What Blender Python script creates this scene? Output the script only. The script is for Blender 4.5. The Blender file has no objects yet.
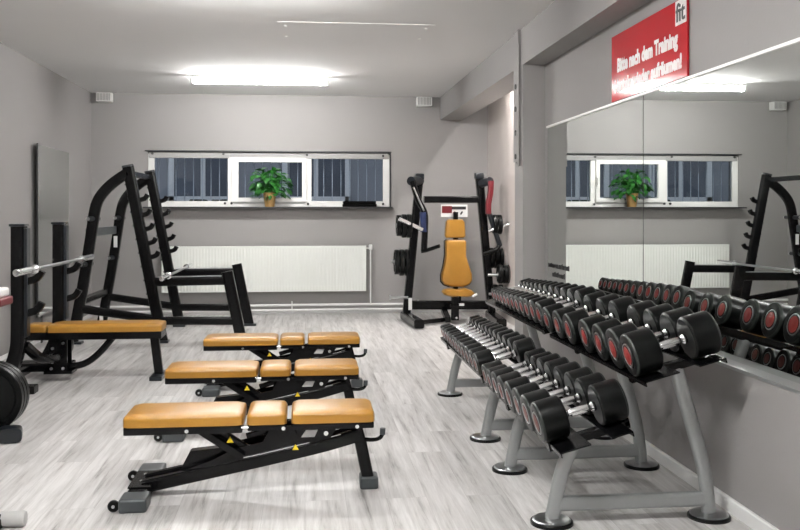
import bpy, bmesh, math, random
from mathutils import Vector, Matrix
random.seed(7)
PI = math.pi
col = bpy.context.scene.collection
sc = bpy.context.scene

# ------------------------------------------------------------------ camera, world, light, exposure
FPX, EYE, THETA, HOR = 900.0, 1.35, math.atan2(95, 900), 211.0
CT, ST = math.cos(THETA), math.sin(THETA)
cam_data = bpy.data.cameras.new('camera')
cam = bpy.data.objects.new('camera', cam_data); col.objects.link(cam)
cam.location = (0, 0, EYE); cam.rotation_euler = (PI/2, 0, -THETA)
cam_data.sensor_width = 36; cam_data.lens = 36*FPX/800
cam_data.shift_y = -(265-HOR)/800
cam_data.clip_start = 0.05
sc.camera = cam

world = bpy.data.worlds.new('world'); sc.world = world; world.use_nodes = True
bg = world.node_tree.nodes['Background']
bg.inputs[0].default_value = (0.62, 0.66, 0.74, 1); bg.inputs[1].default_value = 0.52

sc.view_settings.view_transform = 'Standard'; sc.view_settings.look = 'None'
sc.view_settings.gamma = 1; sc.view_settings.use_curve_mapping = False
sc.view_settings.exposure = 1.15
TUBE_STRENGTH = 84.0
# lamps (tube, batten) are built further down: x centre, y, length; the ones nearer than y = 7 are above the frame
LAMPS = [(-0.50, 10.25), (-0.45, 6.0), (-0.45, 2.2)]

def onX(px, py, X):
    r = ((px-400)/FPX*CT+ST, -(px-400)/FPX*ST+CT, (HOR-py)/FPX); t = X/r[0]
    return Vector((X, r[1]*t, EYE+r[2]*t))
def onY(px, py, Y):
    r = ((px-400)/FPX*CT+ST, -(px-400)/FPX*ST+CT, (HOR-py)/FPX); t = Y/r[1]
    return Vector((r[0]*t, Y, EYE+r[2]*t))

# ------------------------------------------------------------------ materials
def mat(name, color, rough=0.5, metal=0.0, bump=0.0, bscale=80, var=0.0, vscale=8, spec=None, coat=0.0, rvar=0.0):
    m = bpy.data.materials.new(name); m.use_nodes = True
    nt = m.node_tree; b = nt.nodes['Principled BSDF']
    b.inputs['Base Color'].default_value = (*color, 1); b.inputs['Roughness'].default_value = rough
    b.inputs['Metallic'].default_value = metal
    if spec is not None: b.inputs['Specular IOR Level'].default_value = spec
    if coat: b.inputs['Coat Weight'].default_value = coat; b.inputs['Coat Roughness'].default_value = 0.15
    tc = nt.nodes.new('ShaderNodeTexCoord')
    if var:
        n = nt.nodes.new('ShaderNodeTexNoise'); n.inputs['Scale'].default_value = vscale; n.inputs['Detail'].default_value = 4
        nt.links.new(tc.outputs['Object'], n.inputs['Vector'])
        mx = nt.nodes.new('ShaderNodeMix'); mx.data_type = 'RGBA'
        mx.inputs[6].default_value = (*[max(0, c*(1-var)) for c in color], 1)
        mx.inputs[7].default_value = (*[min(1, c*(1+var)) for c in color], 1)
        nt.links.new(n.outputs['Fac'], mx.inputs[0]); nt.links.new(mx.outputs[2], b.inputs['Base Color'])
    if bump:
        n2 = nt.nodes.new('ShaderNodeTexNoise'); n2.inputs['Scale'].default_value = bscale; n2.inputs['Detail'].default_value = 3
        nt.links.new(tc.outputs['Object'], n2.inputs['Vector'])
        bp = nt.nodes.new('ShaderNodeBump'); bp.inputs['Strength'].default_value = bump; bp.inputs['Distance'].default_value = 0.004
        nt.links.new(n2.outputs['Fac'], bp.inputs['Height']); nt.links.new(bp.outputs[0], b.inputs['Normal'])
    return m

M = {}
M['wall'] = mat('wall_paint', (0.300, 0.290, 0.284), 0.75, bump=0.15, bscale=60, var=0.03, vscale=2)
M['niche'] = mat('niche_lit_paint', (0.60, 0.55, 0.525), 0.8, var=0.03, vscale=2)  # lighter, warmer than the wall paint: the niche's light put into the colour
M['ceil'] = mat('ceiling_paint', (0.74, 0.74, 0.735), 0.85, bump=0.1, bscale=90, var=0.02, vscale=1.5)
M['white'] = mat('white_plastic', (0.80, 0.80, 0.78), 0.35, var=0.02)
M['pipe'] = mat('white_enamel', (0.82, 0.82, 0.81), 0.35, var=0.02)
M['radiator'] = mat('radiator_enamel', (0.80, 0.82, 0.78), 0.35, var=0.015)
M['sill'] = mat('dark_stone', (0.03, 0.03, 0.032), 0.35, var=0.3, vscale=60)
M['black'] = mat('black_powdercoat', (0.003, 0.003, 0.0035), 0.22, bump=0.05, bscale=300, spec=0.24, var=0.15, vscale=20)
M['navy'] = mat('blue_black_powdercoat', (0.008, 0.011, 0.015), 0.28, var=0.15, vscale=20)
M['blue'] = mat('blue_paint', (0.008, 0.018, 0.07), 0.35, var=0.15, vscale=20)
M['rubber'] = mat('black_rubber', (0.003, 0.0035, 0.0035), 0.32, bump=0.1, bscale=200, spec=0.2, var=0.15, vscale=30)
M['rubberrim'] = mat('worn_rubber_edge', (0.014, 0.018, 0.016), 0.45, var=0.3, vscale=40)
M['grey'] = mat('grey_plastic', (0.045, 0.052, 0.056), 0.38, var=0.1, vscale=30)
M['chrome'] = mat('chrome', (0.90, 0.91, 0.92), 0.22, 1.0, var=0.04, vscale=40)
M['steel'] = mat('brushed_steel', (0.55, 0.56, 0.57), 0.28, 1.0, var=0.1, vscale=60)
M['silver'] = mat('silver_powdercoat', (0.38, 0.395, 0.395), 0.30, 0.6, bump=0.08, bscale=400, var=0.06, vscale=20)
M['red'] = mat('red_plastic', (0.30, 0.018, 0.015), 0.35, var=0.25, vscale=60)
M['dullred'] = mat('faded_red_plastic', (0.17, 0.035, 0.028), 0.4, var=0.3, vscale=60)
M['redpaint'] = mat('red_paint', (0.14, 0.008, 0.014), 0.3, var=0.1, vscale=20)
M['leather'] = mat('ochre_leather', (0.37, 0.180, 0.024), 0.30, bump=0.25, bscale=140, var=0.10, vscale=14)
M['sticker'] = mat('white_sticker', (0.75, 0.75, 0.74), 0.4, var=0.03)
M['yellow'] = mat('yellow_sticker', (0.85, 0.62, 0.02), 0.4, var=0.03)
M['signred'] = mat('sign_red', (0.46, 0.012, 0.020), 0.09, spec=0.22, var=0.12, vscale=2.5)
M['signwhite'] = mat('sign_white', (0.72, 0.68, 0.68), 0.4, var=0.02)
M['ink'] = mat('black_ink', (0.012, 0.012, 0.013), 0.4, var=0.1)
M['darkgrey'] = mat('dark_grey_lettering', (0.035, 0.035, 0.036), 0.6, var=0.1)
M['roller'] = mat('grey_white_rubber', (0.42, 0.42, 0.41), 0.5, var=0.15)
M['cloth'] = mat('black_towelling', (0.004, 0.004, 0.004), 0.95, spec=0.05, bump=0.3, bscale=200)
M['pot'] = mat('gold_brown_pot', (0.42, 0.25, 0.09), 0.4, var=0.15, vscale=20)
M['soil'] = mat('soil', (0.02, 0.014, 0.01), 0.9, var=0.3, vscale=80, bump=0.5)
M['leaf'] = mat('leaf_green', (0.02, 0.13, 0.018), 0.4, var=0.7, vscale=25)
M['facade'] = mat('facade_render', (0.30, 0.31, 0.33), 0.8, var=0.15, vscale=1.2)
M['facade_glass'] = mat('facade_window_glass', (0.10, 0.115, 0.14), 0.12, var=0.4, vscale=2)
M['hedge'] = mat('hedge_green', (0.02, 0.035, 0.02), 0.8, var=0.5, vscale=12, bump=0.6, bscale=20)
M['pave'] = mat('yard_paving', (0.15, 0.155, 0.165), 0.8, var=0.2, vscale=6)
M['gratebar'] = mat('galvanised_bar', (0.62, 0.64, 0.68), 0.45, 0.2, var=0.1, vscale=30)
M['mirror'] = mat('mirror_silver', (0.80, 0.825, 0.81), 0.0, 1.0)
M['gap'] = mat('mirror_joint', (0.03, 0.03, 0.03), 0.5)
M['grille'] = mat('speaker_grille', (0.34, 0.34, 0.33), 0.6, var=0.1, vscale=50)
M['batten'] = mat('lamp_batten', (0.8, 0.8, 0.79), 0.4, var=0.02)

def glass_mat():
    m = bpy.data.materials.new('window_glass'); m.use_nodes = True; nt = m.node_tree
    for n in list(nt.nodes): nt.nodes.remove(n)
    out = nt.nodes.new('ShaderNodeOutputMaterial'); mix = nt.nodes.new('ShaderNodeMixShader')
    tr = nt.nodes.new('ShaderNodeBsdfTransparent'); tr.inputs[0].default_value = (0.86, 0.9, 0.94, 1)
    gl = nt.nodes.new('ShaderNodeBsdfGlossy'); gl.inputs['Roughness'].default_value = 0.01
    fr = nt.nodes.new('ShaderNodeFresnel'); fr.inputs['IOR'].default_value = 1.6
    nt.links.new(fr.outputs[0], mix.inputs[0]); nt.links.new(tr.outputs[0], mix.inputs[1]); nt.links.new(gl.outputs[0], mix.inputs[2])
    nt.links.new(mix.outputs[0], out.inputs[0]); return m
M['glass'] = glass_mat()

def emit_mat(name, color, s):
    m = bpy.data.materials.new(name); m.use_nodes = True; nt = m.node_tree
    b = nt.nodes['Principled BSDF']; b.inputs['Base Color'].default_value = (0.9, 0.9, 0.9, 1)
    b.inputs['Emission Color'].default_value = (*color, 1); b.inputs['Emission Strength'].default_value = s
    return m
M['tube'] = emit_mat('fluorescent_tube', (1.0, 0.985, 0.965), TUBE_STRENGTH)
M['tube_niche'] = emit_mat('niche_tube', (1.0, 0.97, 0.94), TUBE_STRENGTH*2.2)

def floor_mat():
    m = bpy.data.materials.new('laminate_planks'); m.use_nodes = True; nt = m.node_tree
    N, L = nt.nodes, nt.links; b = N['Principled BSDF']
    tc = N.new('ShaderNodeTexCoord')
    mp = N.new('ShaderNodeMapping'); mp.inputs['Rotation'].default_value = (0, 0, PI/2); L.new(tc.outputs['Object'], mp.inputs['Vector'])
    br = N.new('ShaderNodeTexBrick'); br.offset = 0.37; br.inputs['Scale'].default_value = 1.0
    br.inputs['Brick Width'].default_value = 1.25; br.inputs['Row Height'].default_value = 0.19
    br.inputs['Mortar Size'].default_value = 0.0007; br.inputs['Mortar Smooth'].default_value = 0.3
    br.inputs['Color1'].default_value = (0, 0, 0, 1); br.inputs['Color2'].default_value = (1, 1, 1, 1); br.inputs['Mortar'].default_value = (0.5, 0.5, 0.5, 1)
    L.new(mp.outputs[0], br.inputs['Vector'])
    # per plank offset for the grain
    sep = N.new('ShaderNodeSeparateXYZ'); L.new(tc.outputs['Object'], sep.inputs[0])
    mul = N.new('ShaderNodeMath'); mul.operation = 'MULTIPLY'; mul.inputs[1].default_value = 13.0; L.new(br.outputs['Color'], mul.inputs[0])
    cmb = N.new('ShaderNodeCombineXYZ')
    ax = N.new('ShaderNodeMath'); ax.operation = 'ADD'; L.new(sep.outputs[0], ax.inputs[0]); L.new(mul.outputs[0], ax.inputs[1])
    sx = N.new('ShaderNodeMath'); sx.operation = 'MULTIPLY'; sx.inputs[1].default_value = 20.0; L.new(ax.outputs[0], sx.inputs[0])
    ay = N.new('ShaderNodeMath'); ay.operation = 'ADD'; L.new(sep.outputs[1], ay.inputs[0]); L.new(mul.outputs[0], ay.inputs[1])
    sy = N.new('ShaderNodeMath'); sy.operation = 'MULTIPLY'; sy.inputs[1].default_value = 1.15; L.new(ay.outputs[0], sy.inputs[0])
    L.new(sx.outputs[0], cmb.inputs[0]); L.new(sy.outputs[0], cmb.inputs[1])
    n1 = N.new('ShaderNodeTexNoise'); n1.inputs['Scale'].default_value = 1.0; n1.inputs['Detail'].default_value = 10; n1.inputs['Roughness'].default_value = 0.70; n1.inputs['Distortion'].default_value = 0.35
    L.new(cmb.outputs[0], n1.inputs['Vector'])
    r1 = N.new('ShaderNodeValToRGB'); L.new(n1.outputs['Fac'], r1.inputs[0])
    e = r1.color_ramp.elements
    e[0].position = 0.30; e[0].color = (0.20, 0.188, 0.18, 1)
    e[1].position = 0.62; e[1].color = (0.64, 0.63, 0.62, 1)
    k = e.new(0.43); k.color = (0.46, 0.447, 0.437, 1)
    # broad weathering
    n2 = N.new('ShaderNodeTexNoise'); n2.inputs['Scale'].default_value = 1.6; n2.inputs['Detail'].default_value = 2; L.new(tc.outputs['Object'], n2.inputs['Vector'])
    mx = N.new('ShaderNodeMix'); mx.data_type = 'RGBA'; mx.blend_type = 'MULTIPLY'; mx.inputs[0].default_value = 1
    r2 = N.new('ShaderNodeMapRange'); r2.inputs['To Min'].default_value = 0.88; r2.inputs['To Max'].default_value = 1.1; L.new(n2.outputs['Fac'], r2.inputs[0])
    L.new(r1.outputs[0], mx.inputs[6]); L.new(r2.outputs[0], mx.inputs[7])
    mp2 = N.new('ShaderNodeMapRange'); mp2.inputs['To Min'].default_value = 0.88; mp2.inputs['To Max'].default_value = 1.06; L.new(br.outputs['Color'], mp2.inputs[0])
    mx2 = N.new('ShaderNodeMix'); mx2.data_type = 'RGBA'; mx2.blend_type = 'MULTIPLY'; mx2.inputs[0].default_value = 1
    L.new(mx.outputs[2], mx2.inputs[6]); L.new(mp2.outputs[0], mx2.inputs[7])
    mx3 = N.new('ShaderNodeMix'); mx3.data_type = 'RGBA'; L.new(br.outputs['Fac'], mx3.inputs[0]); L.new(mx2.outputs[2], mx3.inputs[6]); mx3.inputs[7].default_value = (0.30, 0.29, 0.28, 1)
    L.new(mx3.outputs[2], b.inputs['Base Color'])
    b.inputs['Roughness'].default_value = 0.42; b.inputs['Specular IOR Level'].default_value = 0.35
    bp = N.new('ShaderNodeBump'); bp.inputs['Strength'].default_value = 0.15; bp.inputs['Distance'].default_value = 0.003
    L.new(n1.outputs['Fac'], bp.inputs['Height']); L.new(bp.outputs[0], b.inputs['Normal'])
    return m
M['floor'] = floor_mat()

# ------------------------------------------------------------------ mesh helpers
def link_bm(name, bm, m, parent=None, loc=None, sharp=38):
    bmesh.ops.recalc_face_normals(bm, faces=bm.faces)
    me = bpy.data.meshes.new(name)
    for f in bm.faces: f.smooth = True
    lim = math.radians(sharp)
    for e in bm.edges:
        if len(e.link_faces) == 2 and e.calc_face_angle(0) > lim: e.smooth = False
    bm.to_mesh(me); bm.free()
    ms = m if isinstance(m, (list, tuple)) else [m]
    for x in ms: me.materials.append(x)
    o = bpy.data.objects.new(name, me); col.objects.link(o)
    wn = o.modifiers.new('wn', 'WEIGHTED_NORMAL'); wn.keep_sharp = True; wn.weight = 80
    if parent: o.parent = parent
    if loc is not None: o.location = loc
    return o

def tag(o, label=None, cat=None, group=None, kind=None):
    if label: o['label'] = label
    if cat: o['category'] = cat
    if group: o['group'] = group
    if kind: o['kind'] = kind
    return o

def thing(name, label, cat, loc=(0, 0, 0), group=None):
    o = bpy.data.objects.new(name, None); col.objects.link(o); o.location = loc
    o.empty_display_size = 0.1
    return tag(o, label, cat, group)

def absorb(bm, tmp, mi=0):
    me = bpy.data.meshes.new('t'); 
    for f in tmp.faces: f.material_index = mi
    tmp.to_mesh(me); tmp.free(); bm.from_mesh(me); bpy.data.meshes.remove(me)

def box(bm, lo, hi, bevel=0.0, seg=2, mtx=None, mi=0):
    t = bmesh.new(); bmesh.ops.create_cube(t, size=1)
    lo, hi = Vector(lo), Vector(hi); c = (lo+hi)/2; s = hi-lo
    for v in t.verts: v.co = Vector((v.co.x*s.x, v.co.y*s.y, v.co.z*s.z)) + c
    if bevel: bmesh.ops.bevel(t, geom=list(t.edges), offset=bevel, segments=seg, affect='EDGES', profile=0.6)
    if mtx is not None: t.transform(mtx)
    absorb(bm, t, mi)

def frame(t, side):
    t = t.normalized(); n = side.cross(t)
    if n.length < 1e-4: n = Vector((0, 0, 1)).cross(t)
    if n.length < 1e-4: n = Vector((1, 0, 0)).cross(t)
    n.normalize(); s = t.cross(n).normalized(); return s, n

def sweep(bm, pts, w, h=None, side=(0, 1, 0), n=12, p=2.0, mi=0, cap=True, taper=None):
    """tube of superellipse section along pts; w along 'side', h across it. p=2 round, p=5 rounded rectangle"""
    h = h or w; side = Vector(side); pts = [Vector(q) for q in pts]; rings = []
    for i, q in enumerate(pts):
        if i == 0: t = pts[1]-pts[0]; k = 1
        elif i == len(pts)-1: t = pts[-1]-pts[-2]; k = 1
        else:
            a = (pts[i]-pts[i-1]).normalized(); b = (pts[i+1]-pts[i]).normalized(); t = a+b
            k = 1/max(0.5, math.sqrt(max(0.0, (1+a.dot(b))/2)))
        s, nn = frame(t, side); f = taper[i] if taper else 1
        ring = []
        for j in range(n):
            a = 2*PI*(j+0.5)/n; ca, sa = math.cos(a), math.sin(a)
            x = math.copysign(abs(ca)**(2/p), ca)*w/2*f; y = math.copysign(abs(sa)**(2/p), sa)*h/2*f*k
            ring.append(bm.verts.new(q+s*x+nn*y))
        rings.append(ring)
    for a, b in zip(rings, rings[1:]):
        for j in range(n):
            fc = bm.faces.new((a[j], a[(j+1) % n], b[(j+1) % n], b[j])); fc.material_index = mi
    if cap:
        for r in (rings[0], rings[-1]): fc = bm.faces.new(r); fc.material_index = mi
    return rings

def bar(bm, a, b, w, h=None, side=(0, 1, 0), p=6, n=16, mi=0): sweep(bm, [a, b], w, h, side, n, p, mi)
def rod(bm, a, b, d, n=12, mi=0): sweep(bm, [a, b], d, d, (0.12, 1, 0.07), n, 2, mi)

def smooth_path(pts, k=6):
    P = [Vector(q) for q in pts]; P = [2*P[0]-P[1]] + P + [2*P[-1]-P[-2]]; out = []
    for i in range(1, len(P)-2):
        for j in range(k):
            t = j/k; a, b, c, d = P[i-1], P[i], P[i+1], P[i+2]
            out.append(0.5*((2*b)+(c-a)*t+(2*a-5*b+4*c-d)*t*t+(3*b-a-3*c+d)*t**3))
    out.append(P[-2]); return out

def lathe(bm, prof, axis='X', c=(0, 0, 0), n=32, mtx=None, mis=None):
    """prof: (along, radius) pairs"""
    t = bmesh.new(); rings = []
    for a, r in prof:
        ring = []
        for j in range(n):
            an = 2*PI*j/n; y, z = r*math.cos(an), r*math.sin(an)
            co = (a, y, z) if axis == 'X' else ((y, a, z) if axis == 'Y' else (y, z, a))
            ring.append(t.verts.new(Vector(co)+Vector(c)))
        rings.append(ring)
    k = 0
    for a, b in zip(rings, rings[1:]):
        for j in range(n):
            f = t.faces.new((a[j], a[(j+1) % n], b[(j+1) % n], b[j])); f.material_index = (mis[k] if mis else 0)
        k += 1
    f = t.faces.new(rings[0]); f.material_index = mis[0] if mis else 0
    f = t.faces.new(rings[-1]); f.material_index = mis[-1] if mis else 0
    bmesh.ops.remove_doubles(t, verts=t.verts, dist=1e-6)
    if mtx is not None: t.transform(mtx)
    me = bpy.data.meshes.new('t'); t.to_mesh(me); t.free(); bm.from_mesh(me); bpy.data.meshes.remove(me)

def prism(bm, poly, y0, y1, axis='Y', bevel=0.0, mi=0, mtx=None):
    """2D outline (x,z) extruded along y (axis Y) or (y,z) along x (axis X)"""
    t = bmesh.new()
    def co(a, b, k): return (a, k, b) if axis == 'Y' else (k, a, b)
    A = [t.verts.new(co(a, b, y0)) for a, b in poly]; B = [t.verts.new(co(a, b, y1)) for a, b in poly]
    t.faces.new(A); t.faces.new(B); n = len(poly)
    for i in range(n): t.faces.new((A[i], A[(i+1) % n], B[(i+1) % n], B[i]))
    bmesh.ops.recalc_face_normals(t, faces=t.faces)
    if bevel: bmesh.ops.bevel(t, geom=[e for e in t.edges], offset=bevel, segments=2, affect='EDGES')
    if mtx is not None: t.transform(mtx)
    absorb(bm, t, mi)

def mk(name, m, parent, fn, *a, **k):
    bm = bmesh.new(); fn(bm, *a, **k); return link_bm(name, bm, m, parent)

def pad(bm, lo, hi, r=0.03, crown=0.012, ends=None):
    """upholstered cushion: rounded box with crowned top"""
    lo, hi = Vector(lo), Vector(hi); t = bmesh.new(); bmesh.ops.create_cube(t, size=1)
    c, s = (lo+hi)/2, hi-lo
    for v in t.verts: v.co = Vector((v.co.x*s.x, v.co.y*s.y, v.co.z*s.z))
    bmesh.ops.subdivide_edges(t, edges=list(t.edges), cuts=7, use_grid_fill=True)
    hx, hy, hz = s.x/2, s.y/2, s.z/2; r = min(r, hz*1.2, hx, hy)
    for v in t.verts:
        x, y, z = v.co
        # redistribute so the ends have density
        def rd(u, h): 
            q = u/h; return h*math.copysign(abs(q)**0.6, q) if abs(q) > 1e-6 else 0
        x, y = rd(x, hx), rd(y, hy)
        rz = min(r, hz)
        ix = max(-hx+r, min(hx-r, x)); iy = max(-hy+r, min(hy-r, y)); iz = max(-hz+0.004, min(hz-rz, z))
        d = Vector(((x-ix)/r, (y-iy)/r, (z-iz)/rz if z > iz else 0)); 
        if d.length > 1:
            d.normalize(); x, y = ix+d.x*r, iy+d.y*r
            if z > iz: z = iz+d.z*rz
        if v.co.z > 0: z += crown*(1-(x/hx)**2*0.9)*(1-(y/hy)**2)*(z+hz)/(2*hz)
        v.co = Vector((x, y, z))+c
    absorb(bm, t)

def struct(name, m, fn=None, *a, bm=None, **k):
    if bm is None: bm = bmesh.new(); fn(bm, *a, **k)
    return tag(link_bm(name, bm, m), kind='structure')

def text_mesh(name, body, m, parent, size, loc, basis, sx=1.0, depth=0.002, bold=0.0, spacing=1.0, align='LEFT', sz=1.0):
    cu = bpy.data.curves.new(name, 'FONT'); cu.body = body; cu.size = size; cu.extrude = depth; cu.offset = bold
    cu.space_character = spacing; cu.align_x = align; cu.resolution_u = 3
    t = bpy.data.objects.new('tmp', cu); col.objects.link(t)
    dg = bpy.context.evaluated_depsgraph_get(); dg.update()
    me = bpy.data.meshes.new_from_object(t.evaluated_get(dg)); me.name = name
    bpy.data.objects.remove(t); bpy.data.curves.remove(cu)
    X, Y, Z = [Vector(v) for v in basis]
    for v in me.vertices: v.co = X*(v.co.x*sx)+Y*(v.co.y*sz)+Z*v.co.z
    me.materials.clear(); me.materials.append(m)
    o = bpy.data.objects.new(name, me); col.objects.link(o); o.location = loc
    if parent: o.parent = parent
    return o

# ------------------------------------------------------------------ the room
XL, XR, YB, YF, H = -2.73, 1.985, 11.915, -1.9, 2.87
XN = 2.45                       # niche side wall
BX, BZ = 1.796, 2.565           # beam left face, beam underside
PY0, PY1 = 7.31, 7.60           # pier
WX0, WX1, WZ0, WZ1 = -2.02, 1.12, 1.405, 2.125   # window opening

struct('floor', M['floor'], box, (XL-0.3, YF-0.2, -0.1), (XN+0.3, YB+0.35, 0))
struct('ceiling', M['ceil'], box, (XL-0.3, YF-0.2, H), (XN+0.3, YB+0.35, H+0.1))
struct('wall_left', M['wall'], box, (XL-0.2, YF-0.2, 0), (XL, YB+0.3, H))
bm = bmesh.new()
box(bm, (XL, YB, 0), (WX0, YB+0.3, H)); box(bm, (WX1, YB, 0), (XN+0.2, YB+0.3, H))
box(bm, (WX0, YB, 0), (WX1, YB+0.3, WZ0-0.02)); box(bm, (WX0, YB, WZ1), (WX1, YB+0.3, H))
struct('wall_back', M['wall'], bm=bm)
bm = bmesh.new(); box(bm, (XR, YF, 0.6), (XR+0.15, PY0, H)); box(bm, (1.905, YF, 0), (XR+0.15, PY0, 0.64))
struct('wall_right', M['wall'], bm=bm)
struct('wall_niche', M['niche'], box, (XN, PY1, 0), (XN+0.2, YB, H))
bm = bmesh.new()
box(bm, (XR, PY0, 0), (XN+0.2, PY1, H)); 
struct('wall_niche_end', M['wall'], bm=bm)
struct('wall_front', M['wall'], box, (XL, YF-0.2, 0), (XR+0.15, YF, H))
struct('pillar', M['wall'], box, (BX, PY0, 0), (XR, PY1, BZ))
bm = bmesh.new(); box(bm, (BX, YF, BZ), (XR, PY0, H)); box(bm, (BX, PY0, BZ), (XR, PY1, H)); box(bm, (BX, PY1, BZ), (2.09, YB, H))
struct('ceiling_beam', M['wall'], bm=bm)
struct('baseboard_right', M['pipe'], prism, [(1.888, 0), (1.888, 0.058), (1.893, 0.063), (1.91, 0.063), (1.91, 0)], YF, PY0)
struct('baseboard_back', M['pipe'], box, (XL, YB-0.015, 0), (XN, YB, 0.03))
struct('baseboard_left', M['pipe'], box, (XL, YF, 0), (XL+0.012, YB, 0.04))
# rail with holes on the pillar's corner
bm = bmesh.new()
r0 = onX(515.5, 158, BX)
box(bm, (BX-0.022, 7.385, 1.765), (BX-0.014, 7.555, H)); box(bm, (BX-0.016, 7.385, 1.765), (BX, 7.40, H)); box(bm, (BX-0.016, 7.54, 1.765), (BX, 7.555, H))
tr = tag(link_bm('trim_1', bm, M['wall']), kind='structure')
bm = bmesh.new()
for z in (2.40, 2.21, 2.01, 1.81): rod(bm, (BX-0.030, 7.47, z), (BX-0.012, 7.47, z), 0.045)  # dark discs standing in for the holes of the rail
link_bm('bolt', bm, M['gap'], tr)
bm = bmesh.new()
sweep(bm, smooth_path([(BX-0.02, 7.37, 2.75), (BX-0.02, 7.37, 1.80), (BX-0.02, 7.38, 1.77), (BX-0.02, 7.42, 1.745), (BX-0.02, 7.46, 1.765)], 4), 0.012)
link_bm('cable', bm, M['wall'], tr)

# window -------------------------------------------------
def window():
    y0, y1 = YB+0.02, YB+0.09
    f = bmesh.new()
    xs = [onY(px, 180, YB+0.03).x for px in (150.5, 154.5, 228, 233, 305.5, 311.5, 383, 388.5)]
    zb, zt = WZ0+0.075, WZ1-0.085
    box(f, (WX0, y0, WZ0), (WX1, y1, zb), 0.006); box(f, (WX0, y0, zt), (WX1, y1, WZ1-0.03), 0.006)
    box(f, (WX0, y0, zb-.01), (xs[1], y1, zt+.01), 0.004); box(f, (xs[2], y0, zb-.01), (xs[3], y1, zt+.01), 0.004)
    box(f, (xs[4], y0, zb-.01), (xs[5], y1, zt+.01), 0.004); box(f, (xs[6], y0, zb-.01), (WX1, y1, zt+.01), 0.004)
    w = struct('window_1', M['white'], bm=f)
    h = bmesh.new()                                   # grey roller rail along the head
    box(h, (WX0+0.01, y0-0.012, WZ1-0.085), (xs[2]+0.02, y0+0.01, WZ1-0.012), 0.006)
    box(h, (xs[4]+0.0, y0-0.012, WZ1-0.085), (WX1-0.01, y0+0.01, WZ1-0.012), 0.006)
    box(h, (xs[2]+0.02, y0-0.004, WZ1-0.075), (xs[4], y0+0.01, WZ1-0.012), 0.004)
    link_bm('window_rail', h, M['grille'], w)
    s = bmesh.new()                                   # opening sash in the middle
    a, b = xs[3]-0.015, xs[4]+0.01; z0, z1 = zb-0.01, zt+0.005; g0, g1 = onY(238.5, 180, YB).x, onY(302, 180, YB).x
    ys0, ys1 = y0-0.03, y0+0.03
    box(s, (a, ys0, z0), (g0, ys1, z1), 0.006); box(s, (g1, ys0, z0), (b, ys1, z1), 0.006)
    box(s, (g0-.005, ys0, z0), (g1+.005, ys1, z0+0.055), 0.006); box(s, (g0-.005, ys0, z1-0.055), (g1+.005, ys1, z1), 0.006)
    sash = link_bm('sash', s, M['white'], w)
    hd = bmesh.new(); box(hd, (g1+0.03, ys0-0.012, 1.74), (g1+0.05, ys0+.002, 1.83), 0.004); box(hd, (g1+0.033, ys0-0.04, 1.70), (g1+0.047, ys0-0.01, 1.80), 0.005)
    link_bm('handle', hd, M['white'], sash)
    p = bmesh.new()
    for x0, x1 in ((xs[1]-.01, xs[2]+.01), (g0-.01, g1+.01), (xs[5]-.01, xs[6]+.01)): box(p, (x0, y0+0.03, zb-.01), (x1, y0+0.036, zt+.01))
    link_bm('pane', p, M['glass'], w)
    k = bmesh.new()
    for px, py in ((152.5, 153.5), (223.5, 154), (307, 155), (383, 156), (225, 203.3), (231.5, 203.3), (308, 204), (383, 204)):
        q = onY(px, py, y0-0.005); rod(k, (q.x, y0-0.022, q.z), (q.x, y0+0.01, q.z), 0.032)
    link_bm('screw', k, M['gap'], w)
    st = bmesh.new(); box(st, (xs[3]-0.01, y0-0.012, WZ0+0.045), (xs[4], y0+.0, WZ0+0.055)); link_bm('seal', st, M['grille'], w)
    struct('trim_2', M['sill'], box, (WX0-0.04, YB-0.16, WZ0-0.020), (WX1+0.025, YB+0.1, WZ0), 0.004)
    rv = bmesh.new(); box(rv, (WX0-0.035, YB-0.03, WZ1-0.002), (WX1+0.02, YB+0.10, WZ1+0.012)); box(rv, (WX1, YB-0.012, WZ0), (WX1+0.018, YB+0.1, WZ1))
    struct('window_shadow_line', M['sill'], bm=rv)  # dark strips put in for the shadow line at the window's edge
window()

# outside: security bars, yard and the house across it
bars = thing('security_grille', 'row of pale vertical security bars outside the strip window', 'security bars', (0, YB+0.35, 0))
bx = [onY(px, 180, YB+0.35).x for px in (159, 168, 176, 184.7, 193.5, 202.3, 211, 219.5, 227.5)]
x = bx[-1]
while x < 1.6: x += 0.117; bx.append(x)
for xx in bx: mk('bar', M['gratebar'], bars, rod, (xx, 0, 1.38), (xx, 0, 2.11), 0.013, 8)
for z in (1.375, 2.12): mk('rail', M['gratebar'], bars, rod, (bx[0]-0.1, 0, z), (bx[-1]+0.1, 0, z), 0.02, 8)
tag(mk('yard_ground', M['pave'], None, box, (-26, YB+0.32, 0.9), (24, 24, 1.0)), kind='structure')
house = thing('apartment_house', 'grey rendered house with rows of white-framed windows across the yard', 'building', (0, 20, 1))
mk('wall', M['facade'], house, box, (-26, 0, 0), (24, 0.5, 7))
hx = -25.0
while hx < 22:
    for z0, z1 in ((0.55, 1.95), (2.9, 4.4)):
        fr = bmesh.new()
        for lo, hi in (((hx, -0.07, z0), (hx+0.12, 0.02, z1)), ((hx+1.38, -0.07, z0), (hx+1.5, 0.02, z1)), ((hx+0.69, -0.06, z0), (hx+0.79, 0.02, z1)),
                       ((hx, -0.07, z0), (hx+1.5, 0.02, z0+0.12)), ((hx, -0.07, z1-0.12), (hx+1.5, 0.02, z1))): box(fr, lo, hi)
        w = link_bm('window', fr, M['white'], house)
        mk('pane', M['facade_glass'], w, box, (hx+0.05, -0.02, z0+0.05), (hx+1.45, 0.01, z1-0.05))
    hx += 2.45
bm = bmesh.new()
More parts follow.
